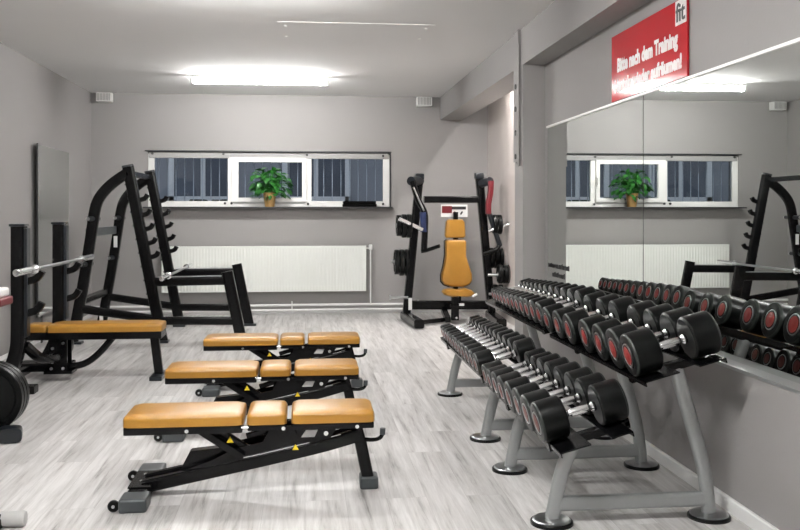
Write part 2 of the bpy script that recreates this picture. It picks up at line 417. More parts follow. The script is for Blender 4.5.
for i in range(260):
    x = -25+i*0.19; box(bm, (x-0.2, 17.2+random.uniform(-.2, .2), 1.0), (x+0.2, 17.8, 1.25+random.uniform(0, .35)), 0.08, 1)
tag(link_bm('hedge', bm, M['hedge']), 'low dark hedge in the yard outside the strip window', 'hedge', kind='stuff')

# radiator and pipes ------------------------------------
rx0, rx1, rz0, rz1 = -1.83, 0.80, 0.300, 0.893
rad = thing('radiator', 'long white fluted panel radiator under the strip window', 'radiator', (0, YB, 0))
bm = bmesh.new(); n = 66; prof = []
pitch = (rx1-rx0-0.02)/n
for i in range(n):
    x = rx0+0.01+i*pitch
    prof += [(x, -0.112), (x+pitch*0.30, -0.112), (x+pitch*0.45, -0.1095), (x+pitch*0.85, -0.1095)]
prof.append((rx1-0.01, -0.112))
A = [bm.verts.new((x, y, rz0+0.012)) for x, y in prof]; B = [bm.verts.new((x, y, rz1-0.03)) for x, y in prof]
for i in range(len(prof)-1): bm.faces.new((A[i], A[i+1], B[i+1], B[i]))
link_bm('fluted_front', bm, M['radiator'], rad, sharp=20)
bm = bmesh.new(); box(bm, (rx0, -0.115, rz1-0.032), (rx1, -0.03, rz1), 0.004); box(bm, (rx0, -0.113, rz0), (rx0+0.012, -0.03, rz1)); box(bm, (rx1-0.012, -0.113, rz0), (rx1, -0.03, rz1)); box(bm, (rx0, -0.115, rz0), (rx1, -0.03, rz0+0.014)); box(bm, (rx0, -0.045, rz0), (rx1, -0.03, rz1))
link_bm('casing', bm, M['radiator'], rad)
bm = bmesh.new(); 
for i in range(80): 
    x = rx0+0.03+i*0.0325; box(bm, (x, -0.1, rz1), (x+0.012, -0.045, rz1+0.002))
link_bm('top_grille', bm, M['grille'], rad)
bm = bmesh.new(); rod(bm, (0.86, -0.07, 0.11), (0.86, -0.07, 0.86), 0.018); rod(bm, (0.80, -0.07, 0.86), (0.86, -0.07, 0.86), 0.02)
link_bm('riser_pipe', bm, M['pipe'], rad)
mk('valve_knob', M['pipe'], rad, lathe, [(0.84, 0.018), (0.85, 0.024), (0.90, 0.024), (0.91, 0.018)], 'Z', (0.86, -0.07, 0), 16)
bm = bmesh.new()
for x in (-1.5, 0.45): box(bm, (x, -0.03, 0.35), (x+0.04, 0.0, 0.85))
link_bm('bracket', bm, M['grille'], rad)
hp = thing('heating_pipes', 'pair of white heating pipes running low along the back wall', 'pipes', (0, YB, 0))
for z in (0.118, 0.052): mk('pipe', M['pipe'], hp, rod, (XL+0.02, -0.05, z), (2.38, -0.05, z), 0.032)
for x in (-1.7, -0.17, 1.5):
    bm = bmesh.new(); box(bm, (x-0.008, -0.068, 0.01), (x+0.008, -0.0, 0.165), 0.003); link_bm('clip', bm, M['pipe'], hp)

# speakers ---------------------------------------------
def speaker(px0, px1, py0, py1, label):
    a, b = onY(px0, py0, YB-0.13), onY(px1, py1, YB-0.13); cx = (a.x+b.x)/2; w = b.x-a.x
    t = thing('loudspeaker', label, 'speaker', (cx, YB, 0), 'white corner loudspeakers')
    z1 = min(a.z, H-0.01); z0 = b.z
    mk('cabinet', M['white'], t, box, (-w/2, -0.14, z0), (w/2, -0.02, z1), 0.008)
    mk('bracket', M['white'], t, box, (-0.02, -0.03, (z0+z1)/2-0.03), (0.02, 0, (z0+z1)/2+0.03), 0.004)
    bm = bmesh.new(); k = 9
    for i in range(k):
        x = -w/2+0.012+i*(w-0.024)/k; box(bm, (x, -0.146, z0+0.012), (x+(w-0.024)/k*0.6, -0.138, z1-0.012))
    link_bm('grille', bm, M['grille'], t)
speaker(96, 111.5, 92, 101.5, 'small white box speaker in the left corner under the ceiling')
speaker(417, 432, 95.5, 106, 'small white box speaker beside the ceiling beam on the back wall')

# lamps ------------------------------------------------
LAB = ['glowing fluorescent batten lamp across the ceiling near the back wall', 'second fluorescent batten lamp, overhead above the benches, out of frame',
       'third fluorescent batten lamp overhead, above the viewer side of the room']
for (lx, ly), lb in zip(LAMPS, LAB):
    t = thing('fluorescent_lamp', lb, 'lamp', (lx, ly, H), 'ceiling batten lamps')
    mk('batten', M['batten'], t, box, (-0.77, -0.035, -0.035), (0.77, 0.035, 0), 0.006)
    for ty in ((-0.05, 0.05) if ly < 3 else (0,)): mk('tube', M['tube'], t, rod, (-0.745, ty, -0.068), (0.745, ty, -0.068), 0.05, 12)  # the unseen near lamp has a second tube, added to strengthen its light
    for s in (-1, 1): mk('end_cap', M['batten'], t, box, (s*0.755-0.018, -0.022, -0.092), (s*0.755+0.018, 0.022, -0.03), 0.006)
t = thing('niche_lamp', 'slim white lamp on the niche ceiling behind the beam', 'lamp', (2.27, 9.6, H))
mk('batten', M['batten'], t, box, (-0.04, -0.7, -0.035), (0.04, 0.7, 0), 0.006)
mk('tube', M['tube_niche'], t, rod, (0, -0.66, -0.055), (0, 0.66, -0.055), 0.03, 12)
pn = thing('heater_panel', 'flat white rectangular panel screwed flush to the ceiling', 'ceiling panel', (0.42, 7.64, H))
mk('panel', M['ceil'], pn, box, (-0.64, -0.37, -0.005), (0.64, 0.37, 0), 0.002)
for x in (-0.58, 0.58):
    for y in (-0.22, 0.22): mk('screw', M['white'], pn, lathe, [(-0.011, 0.010), (-0.008, 0.014), (-0.004, 0.014)], 'Z', (x, y, 0), 12)

# mirrors ----------------------------------------------
MY = [(7.215, 5.118), (5.112, 3.015), (3.009, 0.92)]
MZ0, MZ1 = 0.655, 2.03
mlab = ['wall mirror panel nearest the grey pillar', 'middle wall mirror panel right behind the near dumbbell rack', 'wall mirror panel nearest the viewer, beyond the right frame edge']
for (a, b), lb in zip(MY, mlab):
    tag(mk('wall_mirror', [M['gap'], M['mirror']], None, lambda bm, a=a, b=b: (box(bm, (1.981, b, MZ0), (XR, a, MZ1)), box(bm, (1.979, b+0.002, MZ0), (1.9812, a-0.002, MZ1), mi=1))),
        lb, 'mirror', 'wall mirrors over the dumbbell racks')
struct('trim_4', M['white'], box, (1.968, 0.9, MZ1), (XR, 7.22, MZ1+0.016), 0.002)
struct('trim_5', M['silver'], box, (1.90, 0.9, 0.64), (XR, 7.22, 0.655), 0.002)
lm = thing('leaning_mirror', 'tall narrow mirror standing against the left wall', 'mirror', (XL+0.046, 9.38, 0))
lm.rotation_euler = (0, 0, math.radians(1.7)); LW = 1.345
mk('glass', M['mirror'], lm, box, (0.012, 0.012, 0.30), (0.016, LW-0.012, 2.02))
mk('backing', M['gap'], lm, box, (0.0, 0, 0.28), (0.012, LW, 2.03))
bm = bmesh.new(); box(bm, (0.0, 0, 2.02), (0.020, LW, 2.035)); box(bm, (0.006, LW-0.012, 0.28), (0.020, LW, 2.02)); box(bm, (0.006, 0, 0.28), (0.020, LW, 0.30))
link_bm('frame', bm, M['wall'], lm)
bm = bmesh.new()
for y in (0.15, LW-0.2): box(bm, (0.0, y, 0.0), (0.014, y+0.05, 0.285), 0.003)
link_bm('stand', bm, M['gap'], lm)

# lettering on the mirror (two short dark lines, too small to read)
lt = thing('mirror_lettering', 'two short lines of small dark lettering on the mirror beside the pillar', 'lettering', (1.976, 0, 0))
def glyphs(bm, y0, y1, z, hgt, drop, seed):
    R = random.Random(seed); y = y0
    while y > y1:
        w = R.uniform(0.022, 0.04); hh = hgt*R.choice((0.7, 0.72, 1.0, 0.75)); zz = z-(y0-y)*drop
        box(bm, (0, y-w, zz), (0.002, y-w+0.010, zz+hh)); 
        if R.random() < .7: box(bm, (0, y-0.012, zz), (0.002, y-0.003, zz+hgt*0.7))
        box(bm, (0, y-w, zz+R.choice((0, .3, .6))*hgt), (0.002, y-0.004, zz+R.choice((0, .3, .6))*hgt+0.010))
        y -= w+0.012
mk('text_line', M['darkgrey'], lt, glyphs, 7.19, 6.62, 0.895, 0.045, 0.0, 1)
mk('text_line', M['darkgrey'], lt, glyphs, 7.07, 6.75, 0.825, 0.042, 0.0, 2)

# red sign ---------------------------------------------
sg = thing('red_sign', 'red rectangular notice sign with white German lettering above the mirror', 'sign', (1.97, 0, 0))
SY0, SY1, SZ0, SZ1 = 5.64, 4.485, 2.05, 2.47
mk('board', M['signred'], sg, box, (0, SY1, SZ0), (0.012, SY0, SZ1), 0.002)
bas = ((0, -1, 0), (0, 0, 1), (-1, 0, 0))
def fit_text(body, y0, y1, z0, z1, m, parent, bold=0.005):
    o = text_mesh('lettering', body, m, parent, 0.1, (0, 0, 0), bas, bold=bold, depth=0.0015)
    ys = [v.co.y for v in o.data.vertices]; zs = [v.co.z for v in o.data.vertices]
    for v in o.data.vertices:
        fy = (max(ys)-v.co.y)/(max(ys)-min(ys)); fz = (v.co.z-min(zs))/(max(zs)-min(zs))
        v.co.y = y0+(y1-y0)*fy; v.co.z = z0+(z1-z0)*fz
    return o
fit_text('Bitte nach dem Training', 5.53, 4.60, 2.20, 2.315, M['signwhite'], sg, 0.005)
fit_text('Hanteln wieder aufräumen!', 5.58, 4.55, 2.10, 2.185, M['signwhite'], sg)
mk('logo_plate', M['signwhite'], sg, box, (-0.004, 4.49, 2.335), (0.001, 4.625, 2.465), 0.001)
o = fit_text('fit', 4.615, 4.50, 2.35, 2.45, M['ink'], sg, bold=0.0015)
o.location.x = -0.005; o.name = 'logo'

# ------------------------------------------------------------------ dumbbell racks and dumbbells
TILT = math.radians(15); CTI, STI = math.cos(TILT), math.sin(TILT)
def tilt_pt(c, s, u): return (c[0]+s*CTI-u*STI, c[1]+s*STI+u*CTI)      # (x,z) at s along, u above the tilted plane
UC, LC = (1.553, 0.786), (1.176, 0.490)      # axis centres (x, z)
def tray_part(bm, c, y0, y1, off, s0, s1, lip):
    P = [tilt_pt(c, s0, -off), tilt_pt(c, s1, -off), tilt_pt(c, s1, -off-0.006), tilt_pt(c, s0, -off-0.006)]
    prism(bm, P, y0, y1)
    for s in (s0 if s0 < 0 else s1-0.005,):
        if lip: prism(bm, [tilt_pt(c, s, -off), tilt_pt(c, s+0.005, -off), tilt_pt(c, s+0.005, -off-lip), tilt_pt(c, s, -off-lip)], y0, y1)
def rack(feet, ty0, ty1, rU, rL, label):
    t = thing('dumbbell_rack', label, 'dumbbell rack', (1.4, feet[0], 0), 'two-tier dumbbell racks along the mirror wall')
    ox, oy = -1.4, -feet[0]
    def part(name, m, bm):
        bm.transform(Matrix.Translation((ox, oy, 0))); return link_bm(name, bm, m, t)
    for y in feet:
        lt_ = tilt_pt(LC, -0.05, -rL-0.035)
        bm = bmesh.new(); sweep(bm, smooth_path([(1.062, y, 0.02), (1.078, y, 0.10), (1.105, y, 0.22), (lt_[0]+0.0, y, lt_[1])], 6), 0.05, 0.062, n=16, p=2.6); pf = part('post', M['silver'], bm)
        ut = tilt_pt(UC, 0.03, -rU-0.035)
        bm = bmesh.new(); sweep(bm, smooth_path([(1.768, y, 0.02), (1.762, y, 0.10), (1.742, y, 0.23), (1.69, y, 0.42), (ut[0], y, ut[1])], 6), 0.05, 0.062, n=16, p=2.6); pr = part('post', M['silver'], bm)
        for x, p_ in ((1.06, pf), (1.77, pr)):
            bm = bmesh.new(); lathe(bm, [(0.008, 0.04), (0.008, 0.078), (0.012, 0.083), (0.018, 0.083), (0.024, 0.075), (0.026, 0.03)], 'Z', (x, y, 0), 32); d = part('foot_plate', M['steel'], bm); d.parent = p_
            bm = bmesh.new(); lathe(bm, [(0.0, 0.085), (0.0, 0.092), (0.012, 0.092), (0.016, 0.088), (0.016, 0.08), (0.008, 0.08)], 'Z', (x, y, 0), 32); d = part('rubber_ring', M['rubber'], bm); d.parent = p_
        bm = bmesh.new(); bar(bm, (1.075, y, 0.085), (1.755, y, 0.085), 0.045, 0.064, p=4); part('crossbar', M['silver'], bm)
        bm = bmesh.new(); a, b = tilt_pt(LC, -0.17, -rL-0.028), tilt_pt(LC, 0.20, -rL-0.028)
        bar(bm, (a[0], y, a[1]), (b[0], y, b[1]), 0.05, 0.04); bar(bm, (b[0]-0.02, y, b[1]), (b[0]+0.0, y, b[1]+0.005), 0.05, 0.04)
        a, b = tilt_pt(UC, -0.18, -rU-0.028), tilt_pt(UC, 0.19, -rU-0.028); bar(bm, (a[0], y, a[1]), (b[0], y, b[1]), 0.05, 0.04)
        part('arm', M['black'], bm)
    for nm, c, r in (('upper', UC, rU), ('lower', LC, rL)):
        far = feet[0] > 5
        for s0, s1 in (((-0.195 if far else -0.185) if nm == 'upper' else (-0.165 if far else -0.165), -0.03), (0.06, 0.18 if nm == 'upper' else 0.155)):
            bm = bmesh.new(); tray_part(bm, c, ty0, ty1, r+0.004, s0, s1, 0.022)
            part('front_shelf' if s0 < 0 else 'rear_shelf', M['black'], bm)
    return t
rack((3.80, 4.60), 3.60, 5.07, 0.096, 0.090, 'near two-tier silver dumbbell rack holding the largest dumbbells')
rack((5.24, 6.54), 5.13, 6.86, 0.080, 0.069, 'far two-tier silver dumbbell rack beside the pillar holding smaller dumbbells')

ORD = ['nearest', 'second', 'third', 'fourth', 'fifth', 'sixth', 'seventh', 'eighth', 'ninth', 'tenth', 'eleventh', 'twelfth', 'thirteenth']
def dumbbell(c, y, R, HL, capm, label, group, ang, nseg):
    t = thing('dumbbell', label, 'dumbbell', (c[0], y, c[1]), group); t.rotation_euler = (0, -TILT, 0)
    hg = 0.073
    for s in (-1, 1):
        bm = bmesh.new()
        prof = [(hg, R*0.30), (hg, R*0.90), (hg+0.006, R*0.98), (hg+0.010, R), (hg+HL-0.012, R), (hg+HL-0.004, R*0.965), (hg+HL, R*0.90), (hg+HL, R*0.63), (hg+HL-0.003, R*0.60), (hg+HL-0.003, R*0.1)]
        mis = [0, 0, 0, 0, 1, 1, 0, 0, 0]
        lathe(bm, [(s*a, r) for a, r in prof], 'X', (0, 0, 0), nseg, mis=mis)
        h = link_bm('head', bm, [M['rubber'], M['rubberrim']], t)
        bm = bmesh.new(); e = hg+HL
        lathe(bm, [(s*(e-0.006), R*0.56), (s*(e+0.001), R*0.56), (s*(e+0.0022), R*0.54), (s*(e+0.0022), R*0.51), (s*(e-0.0005), R*0.505)], 'X', (0, 0, 0), 24)
        link_bm('ring', bm, M['steel'], h)
        bm = bmesh.new()
        lathe(bm, [(s*(e-0.005), R*0.505), (s*(e+0.0005), R*0.505), (s*(e+0.0008), R*0.43), (s*(e+0.0025), R*0.42), (s*(e+0.003), R*0.40), (s*(e+0.003), R*0.22), (s*(e+0.0045), R*0.19), (s*(e+0.0045), R*0.02)], 'X', (0, 0, 0), 24, mis=[1, 1, 1, 0, 0, 0, 0, 0])
        link_bm('end_cap', bm, [capm, M['rubber']], h)
    bm = bmesh.new()
    q = [(-0.078, 0.014), (-0.069, 0.021), (-0.060, 0.0225), (-0.053, 0.018), (-0.049, 0.0135), (-0.044, 0.0145)]
    body = [(-0.042+i*0.084/16, 0.0160+0.0025*math.cos((i-8)/8*PI/2)+(0.0007 if i % 2 else -0.0007)) for i in range(17)]
    q += body + [(-a, r) for a, r in reversed(q)]
    lathe(bm, q, 'X', (0, 0, 0), 20); link_bm('handle', bm, M['chrome'], t)

Lb = [597, 582.6, 571.3, 560, 549.9, 541.9, 534.5, 528.3, 517.7, 511.9, 506.2, 500.9, 496.3, 492, 488, 484, 480.9, 477.5, 474, 471.3]
Ub = [685, 667.3, 649.6, 632.7, 613, 599.8, 587.0, 576.3, 571.3, 564.6, 559, 553.8, 548.8, 544, 539.1, 535, 530.6, 527.1, 524, 520.9]
for tier, pxs, X, c, nnear in (('lower', Lb, 1.255, LC, 8), ('upper', Ub, 1.62, UC, 7)):
    ys = [onX(p, 300, X).y for p in pxs]
    if tier == 'upper': ys[7:] = [5.225+sum(0.160-0.0055*k for k in range(i)) for i in range(12)]
    for i, y in enumerate(ys):
        near = i < nnear; j = i if near else i-nnear; n = nnear if near else len(ys)-nnear
        f = j/(n-1)
        if tier == 'upper': R = (0.0960-0.018*f) if near else (0.077-0.027*f)
        else: R = (0.0900-0.022*f) if near else (0.069-0.016*f)
        R = min(R, 0.0965)
        gaps = [abs(y-z) for z in ys if z != y]
        R = min(R, min(gaps)/2-0.002) if (tier == 'lower' or not near) else min(R, min(gaps)/2-0.001)
        HL = (0.120-0.010*f) if near else (0.108-0.026*f)
        rk = (0.096 if near else 0.080) if tier == 'upper' else (0.090 if near else 0.069)
        cc = tilt_pt(c, 0, R-rk)
        o_ = ORD[j] if j < n-1 else 'farthest'
        size = ('large' if near else 'small')
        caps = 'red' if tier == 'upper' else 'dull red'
        pos = 'nearest' if j == 0 else ('farthest' if j == n-1 else ORD[j]+' from front')
        lab = f"{size} black dumbbell, {caps} caps, {pos} on the {'near' if near else 'far'} rack's {tier} tier"
        grp = f"dumbbells on the {tier} tier of the {'near' if near else 'far'} rack"
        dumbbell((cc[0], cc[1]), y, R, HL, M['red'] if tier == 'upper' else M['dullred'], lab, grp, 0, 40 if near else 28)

# ------------------------------------------------------------------ adjustable benches
def tri(bm, x, z, s, y): prism(bm, [(x-s, z-s*0.8), (x+s, z-s*0.8), (x, z+s)], y-0.001, y+0.001)
def bench(loc, label):
    t = thing('adjustable_bench', label, 'weight bench', loc, 'flat adjustable benches in a row')
    yn = -0.13
    def mkp(name, m, fn, parent=None):
        bm = bmesh.new(); fn(bm); return link_bm(name, bm, m, parent or t)
    # cushions over black shells
    segs = [('back_pad', -0.838, -0.287, 0.312, 0.349), ('middle_pad', -0.272, -0.086, 0.320, 0.349), ('seat_pad', -0.064, 0.330, 0.320, 0.350)]
    for nm, x0, x1, z0, z1 in segs:
        p = mkp(nm, M['leather'], lambda b: pad(b, (x0, -0.15, z1), (x1, 0.15, z1+0.056), 0.026, 0.007))
        mkp('shell', M['black'], lambda b: box(b, (x0+0.004, -0.146, z0), (x1-0.004, 0.146, z1+0.003), 0.008), p)
    for x, z in ((-0.545, 0.330), (-0.10, 0.333), (0.245, 0.333)): mkp('bolt', M['chrome'], lambda b: rod(b, (x, -0.158, z), (x, -0.13, z), 0.018))
    for x, z in ((-0.315, 0.205), (0.10, 0.288)): mkp('bolt', M['chrome'], lambda b: rod(b, (x, -0.09, z), (x, -0.05, z), 0.022))
    mkp('hinge_pin', M['chrome'], lambda b: rod(b, (-0.295, -0.152, 0.34), (-0.262, -0.152, 0.34), 0.010))
    # main inclined rail (a pair of tubes closed into a box)
    def rail(b):
        for y in (-0.055, 0.055):
            sweep(b, smooth_path([(-0.76, y, 0.052), (-0.5, y, 0.103), (-0.2, y, 0.163), (0.05, y, 0.215), (0.17, y, 0.245), (0.26, y, 0.27)], 4), 0.045, 0.062, n=16, p=6)
    mkp('main_rail', M['black'], rail)
    def edge(b):
        sweep(b, [(-0.30, -0.074, 0.178), (-0.2, -0.074, 0.197), (0.05, -0.074, 0.250), (0.17, -0.074, 0.279)], 0.010, 0.007, n=8)
    mkp('rail_highlight', M['chrome'], edge)  # thin bright strip imitating a lamp's reflection along the glossy black rail
    # gusset plates and pivot
    for y in (-0.075, 0.069):
        mkp('gusset', M['black'], lambda b: prism(b, [(-0.56, 0.13), (-0.44, 0.17), (-0.33, 0.225), (-0.20, 0.25), (-0.16, 0.325), (-0.06, 0.325), (-0.03, 0.27), (0.03, 0.24), (0.06, 0.215), (-0.2, 0.165)], y, y+0.006))
    mkp('cover', M['black'], lambda b: prism(b, [(-0.60, 0.10), (-0.545, 0.205), (-0.44, 0.215), (-0.33, 0.225), (-0.2, 0.21), (-0.2, 0.15)], -0.03, 0.03, bevel=0.004))
    # ladder strut under the back pad
    def strut(b):
        for y in (-0.10, -0.045, 0.045): bar(b, (-0.50, y, 0.325), (-0.29, y, 0.185), 0.012, 0.035)
        bar(b, (-0.44, -0.05, 0.325), (-0.27, -0.05, 0.21), 0.03, 0.04)
        for f in (0.15, 0.4, 0.65, 0.9): rod(b, (-0.50+0.21*f, -0.105, 0.325-0.14*f), (-0.50+0.21*f, 0.06, 0.325-0.14*f), 0.014)
    mkp('strut', M['black'], strut)
    mkp('link_arm', M['black'], lambda b: (bar(b, (-0.28, 0.0, 0.262), (-0.06, 0.0, 0.325), 0.03, 0.03), bar(b, (-0.02, 0, 0.245), (0.12, 0, 0.325), 0.06, 0.06)))
    # seat bracket with adjuster
    mkp('seat_bracket', M['black'], lambda b: prism(b, [(-0.05, 0.34), (0.17, 0.34), (0.15, 0.31), (0.12, 0.262), (0.03, 0.243), (-0.03, 0.25)], -0.085, 0.085, bevel=0.004))
    mkp('label_plate', M['sticker'], lambda b: prism(b, [(-0.018, 0.272), (0.045, 0.272), (0.06, 0.305), (0.005, 0.305)], -0.0875, -0.0855))
    mkp('warning_sticker', M['yellow'], lambda b: tri(b, -0.350, 0.275, 0.016, -0.112))
    mkp('warning_sticker', M['yellow'], lambda b: tri(b, -0.045, 0.226, 0.015, -0.092))
    # front leg, end shoe, carrying handle
    mkp('front_leg', M['black'], lambda b: sweep(b, [(0.235, 0, 0.345), (0.27, 0, 0.22), (0.305, 0, 0.05)], 0.085, 0.06, n=16, p=5))
    mkp('rubber_shoe', M['grey'], lambda b: box(b, (0.265, -0.052, 0.0), (0.355, 0.052, 0.062), 0.014, 3))
    mkp('carry_handle', M['black'], lambda b: sweep(b, smooth_path([(0.26, -0.03, 0.245), (0.32, -0.03, 0.237), (0.358, -0.03, 0.243), (0.373, -0.03, 0.258), (0.376, -0.03, 0.275)], 5), 0.02, 0.02))
    mkp('handle_cap', M['grey'], lambda b: rod(b, (0.375, -0.03, 0.262), (0.377, -0.03, 0.292), 0.028))
    # rear foot: cross tube with grey shoes and two transport wheels
    FXc = -0.765
    mkp('rear_foot', M['black'], lambda b: bar(b, (FXc, -0.16, 0.040), (FXc, 0.16, 0.040), 0.050, 0.10, side=(0, 0, 1), p=5, n=24))
    for a, c_ in ((-0.285, -0.155), (0.17, 0.32)):
        mkp('foot_shoe', M['grey'], lambda b: box(b, (FXc-0.064, a, 0.0), (FXc+0.060, c_, 0.062), 0.014, 3))
    mkp('foot_plate', M['black'], lambda b: box(b, (FXc-0.052, -0.13, 0.063), (FXc+0.052, 0.14, 0.072), 0.003))
    for y in (-0.055, 0.055): mkp('foot_bolt', M['chrome'], lambda b: lathe(b, [(0.068, 0.012), (0.080, 0.012), (0.083, 0.008)], 'Z', (FXc, y, 0), 12))
    for y in (-0.255, 0.21):
        w = mkp('wheel', M['rubber'], lambda b: lathe(b, [(y-0.011, 0.012), (y-0.011, 0.021), (y-0.006, 0.026), (y+0.006, 0.026), (y+0.011, 0.021), (y+0.011, 0.012)], 'Y', (FXc-0.088, 0, 0.028), 24))
        mkp('hub', M['steel'], lambda b: rod(b, (FXc-0.088, y-0.016, 0.028), (FXc-0.088, y+0.013, 0.028), 0.014), w)
        mkp('wheel_fork', M['grey'], lambda b: box(b, (FXc-0.09, y+0.012, 0.018), (FXc-0.055, y+0.022, 0.040), 0.002), w)
    return t
def copy_tree(o, parent=None):
    c = o.copy(); col.objects.link(c)
    if parent: c.parent = parent
    for ch in [x for x in list(bpy.data.objects) if x.parent == o]: copy_tree(ch, c)
    return c
b1 = bench((0, 4.40, 0), 'nearest of the three flat adjustable benches, ochre pads, fully in view')
b2 = copy_tree(b1); b2.location = (0.0, 5.64, 0); b2['label'] = 'middle of the three flat adjustable benches, ochre pads on black frame'
b3 = copy_tree(b1); b3.location = (0.085, 6.92, 0); b3['label'] = 'farthest of the three flat adjustable benches, in front of the squat rack'

# ------------------------------------------------------------------ squat rack (half rack)
NY, FY = 9.44, 10.74
sr = thing('squat_rack', 'tall black half rack with slanted uprights, bent rear posts and safety arms', 'squat rack', (-1.45, 10.1, 0))
def S(name, m, fn, parent=None):
    bm = bmesh.new(); fn(bm)
    if parent is None: bm.transform(Matrix.Translation((1.45, -10.1, 0)))
    else: bm.transform(Matrix.Translation((1.45, -10.1, 0)))
    return link_bm(name, bm, m, parent or sr)
for Y in (NY, FY):
    up = S('upright', M['black'], lambda b: bar(b, (-1.455, Y, 0.01), (-1.80, Y, 1.81), 0.075, 0.115, p=4))
    S('upright_cap', M['navy'], lambda b: bar(b, (-1.799, Y, 1.80), (-1.803, Y, 1.82), 0.08, 0.12, p=4), up)
    S('foot_pad', M['navy'], lambda b: box(b, (-1.53, Y-0.06, 0), (-1.39, Y+0.06, 0.025), 0.006), up)
    def holes(b):
        for k in range(9):
            z = 0.5+0.14*k; x = -1.455-(z/1.81)*0.345-0.055; rod(b, (x-0.012, Y, z), (x+0.0, Y, z), 0.02)
    S('lock_pin', M['navy'], holes, up)
    for k, z in enumerate((1.49, 1.335, 1.19, 1.045, 0.905)):
        x = -1.455-(z/1.81)*0.345+0.05
        S('bar_hook', M['black'], lambda b: sweep(b, smooth_path([(x-0.02, Y, z-0.035), (x+0.04, Y, z-0.018), (x+0.068, Y, z-0.002), (x+0.085, Y, z+0.03)], 3), 0.05, 0.05, p=5), up)
    rp = S('rear_post', M['black'], lambda b: sweep(b, smooth_path([(-1.80, Y, 1.74), (-1.93, Y, 1.65), (-2.03, Y, 1.555), (-2.095, Y, 1.46), (-2.13, Y, 1.34), (-2.165, Y, 1.10), (-2.235, Y, 0.65), (-2.35, Y, 0.01)], 5), 0.075, 0.11, n=16, p=4))
    S('foot_pad', M['navy'], lambda b: box(b, (-2.41, Y-0.06, 0), (-2.25, Y+0.06, 0.025), 0.006), rp)
    for x, z in ((-2.14, 1.27), (-2.21, 0.81)):
        for d in (-1, 1):
            h = S('weight_stud', M['navy'], lambda b: rod(b, (x, Y+d*0.03, z), (x+d*0.02, Y+d*0.13, z), 0.05), rp)
            S('stud_tip', M['steel'], lambda b: rod(b, (x+d*0.02, Y+d*0.128, z), (x+d*0.025, Y+d*0.15, z), 0.035), rp)
    S('side_rail', M['black'], lambda b: sweep(b, [(-2.26, Y, 0.355), (-1.50, Y, 0.235)], 0.07, 0.085, p=4, n=16))
    S('lower_rail', M['black'], lambda b: sweep(b, [(-1.50, Y, 0.225), (-0.70, Y, 0.215)], 0.07, 0.085, p=4, n=16))
    fp = S('front_post', M['black'], lambda b: bar(b, (-0.80, Y, 0.725), (-0.655, Y, 0.01), 0.08, 0.115, p=4))
    S('foot_pad', M['navy'], lambda b: box(b, (-0.73, Y-0.06, 0), (-0.57, Y+0.06, 0.025), 0.006), fp)
    sa = S('safety_arm', M['black'], lambda b: bar(b, (-1.60, Y, 0.622), (-0.82, Y, 0.632), 0.06, 0.09, p=5))
    S('wear_strip', M['steel'], lambda b: bar(b, (-1.50, Y, 0.672), (-0.86, Y, 0.680), 0.04, 0.010), sa)
S('cross_member', M['grey'], lambda b: bar(b, (-2.195, NY, 1.13), (-2.195, FY, 1.13), 0.09, 0.05, side=(0, 0, 1)))
S('cross_member', M['black'], lambda b: bar(b, (-2.28, NY, 0.42), (-2.28, FY, 0.42), 0.08, 0.05, side=(0, 0, 1)))
S('cross_member', M['black'], lambda b: bar(b, (-1.80, NY, 1.74), (-1.80, FY, 1.74), 0.06, 0.05, side=(0, 0, 1)))
S('sticker', M['sticker'], lambda b: box(b, (-2.36, FY-0.044, 0.07), (-2.32, FY-0.036, 0.17)))
S('sticker', M['sticker'], lambda b: (box(b, (-2.20, FY-0.044, 0.93), (-2.16, FY-0.036, 1.06))))
def barbell(name, label, x, z, y0, y1, group):
    t = thing(name, label, 'barbell', (x, (y0+y1)/2, z), group); L2 = (y1-y0)/2
    bm = bmesh.new(); rod(bm, (0, -L2+0.40, 0), (0, L2-0.40, 0), 0.028, 14); link_bm('shaft', bm, M['steel'], t)
    for s in (-1, 1):
        bm = bmesh.new(); lathe(bm, [(s*(L2-0.44), 0.015), (s*(L2-0.44), 0.034), (s*(L2-0.41), 0.036), (s*(L2-0.405), 0.025), (s*(L2-0.005), 0.025), (s*L2, 0.020)], 'Y', (0, 0, 0), 18)
        link_bm('sleeve', bm, M['chrome'], t)
    return t
barbell('barbell', 'chrome barbell resting on the safety arms of the squat rack', -1.385, 0.693, 8.93, 11.2, 'olympic barbells')

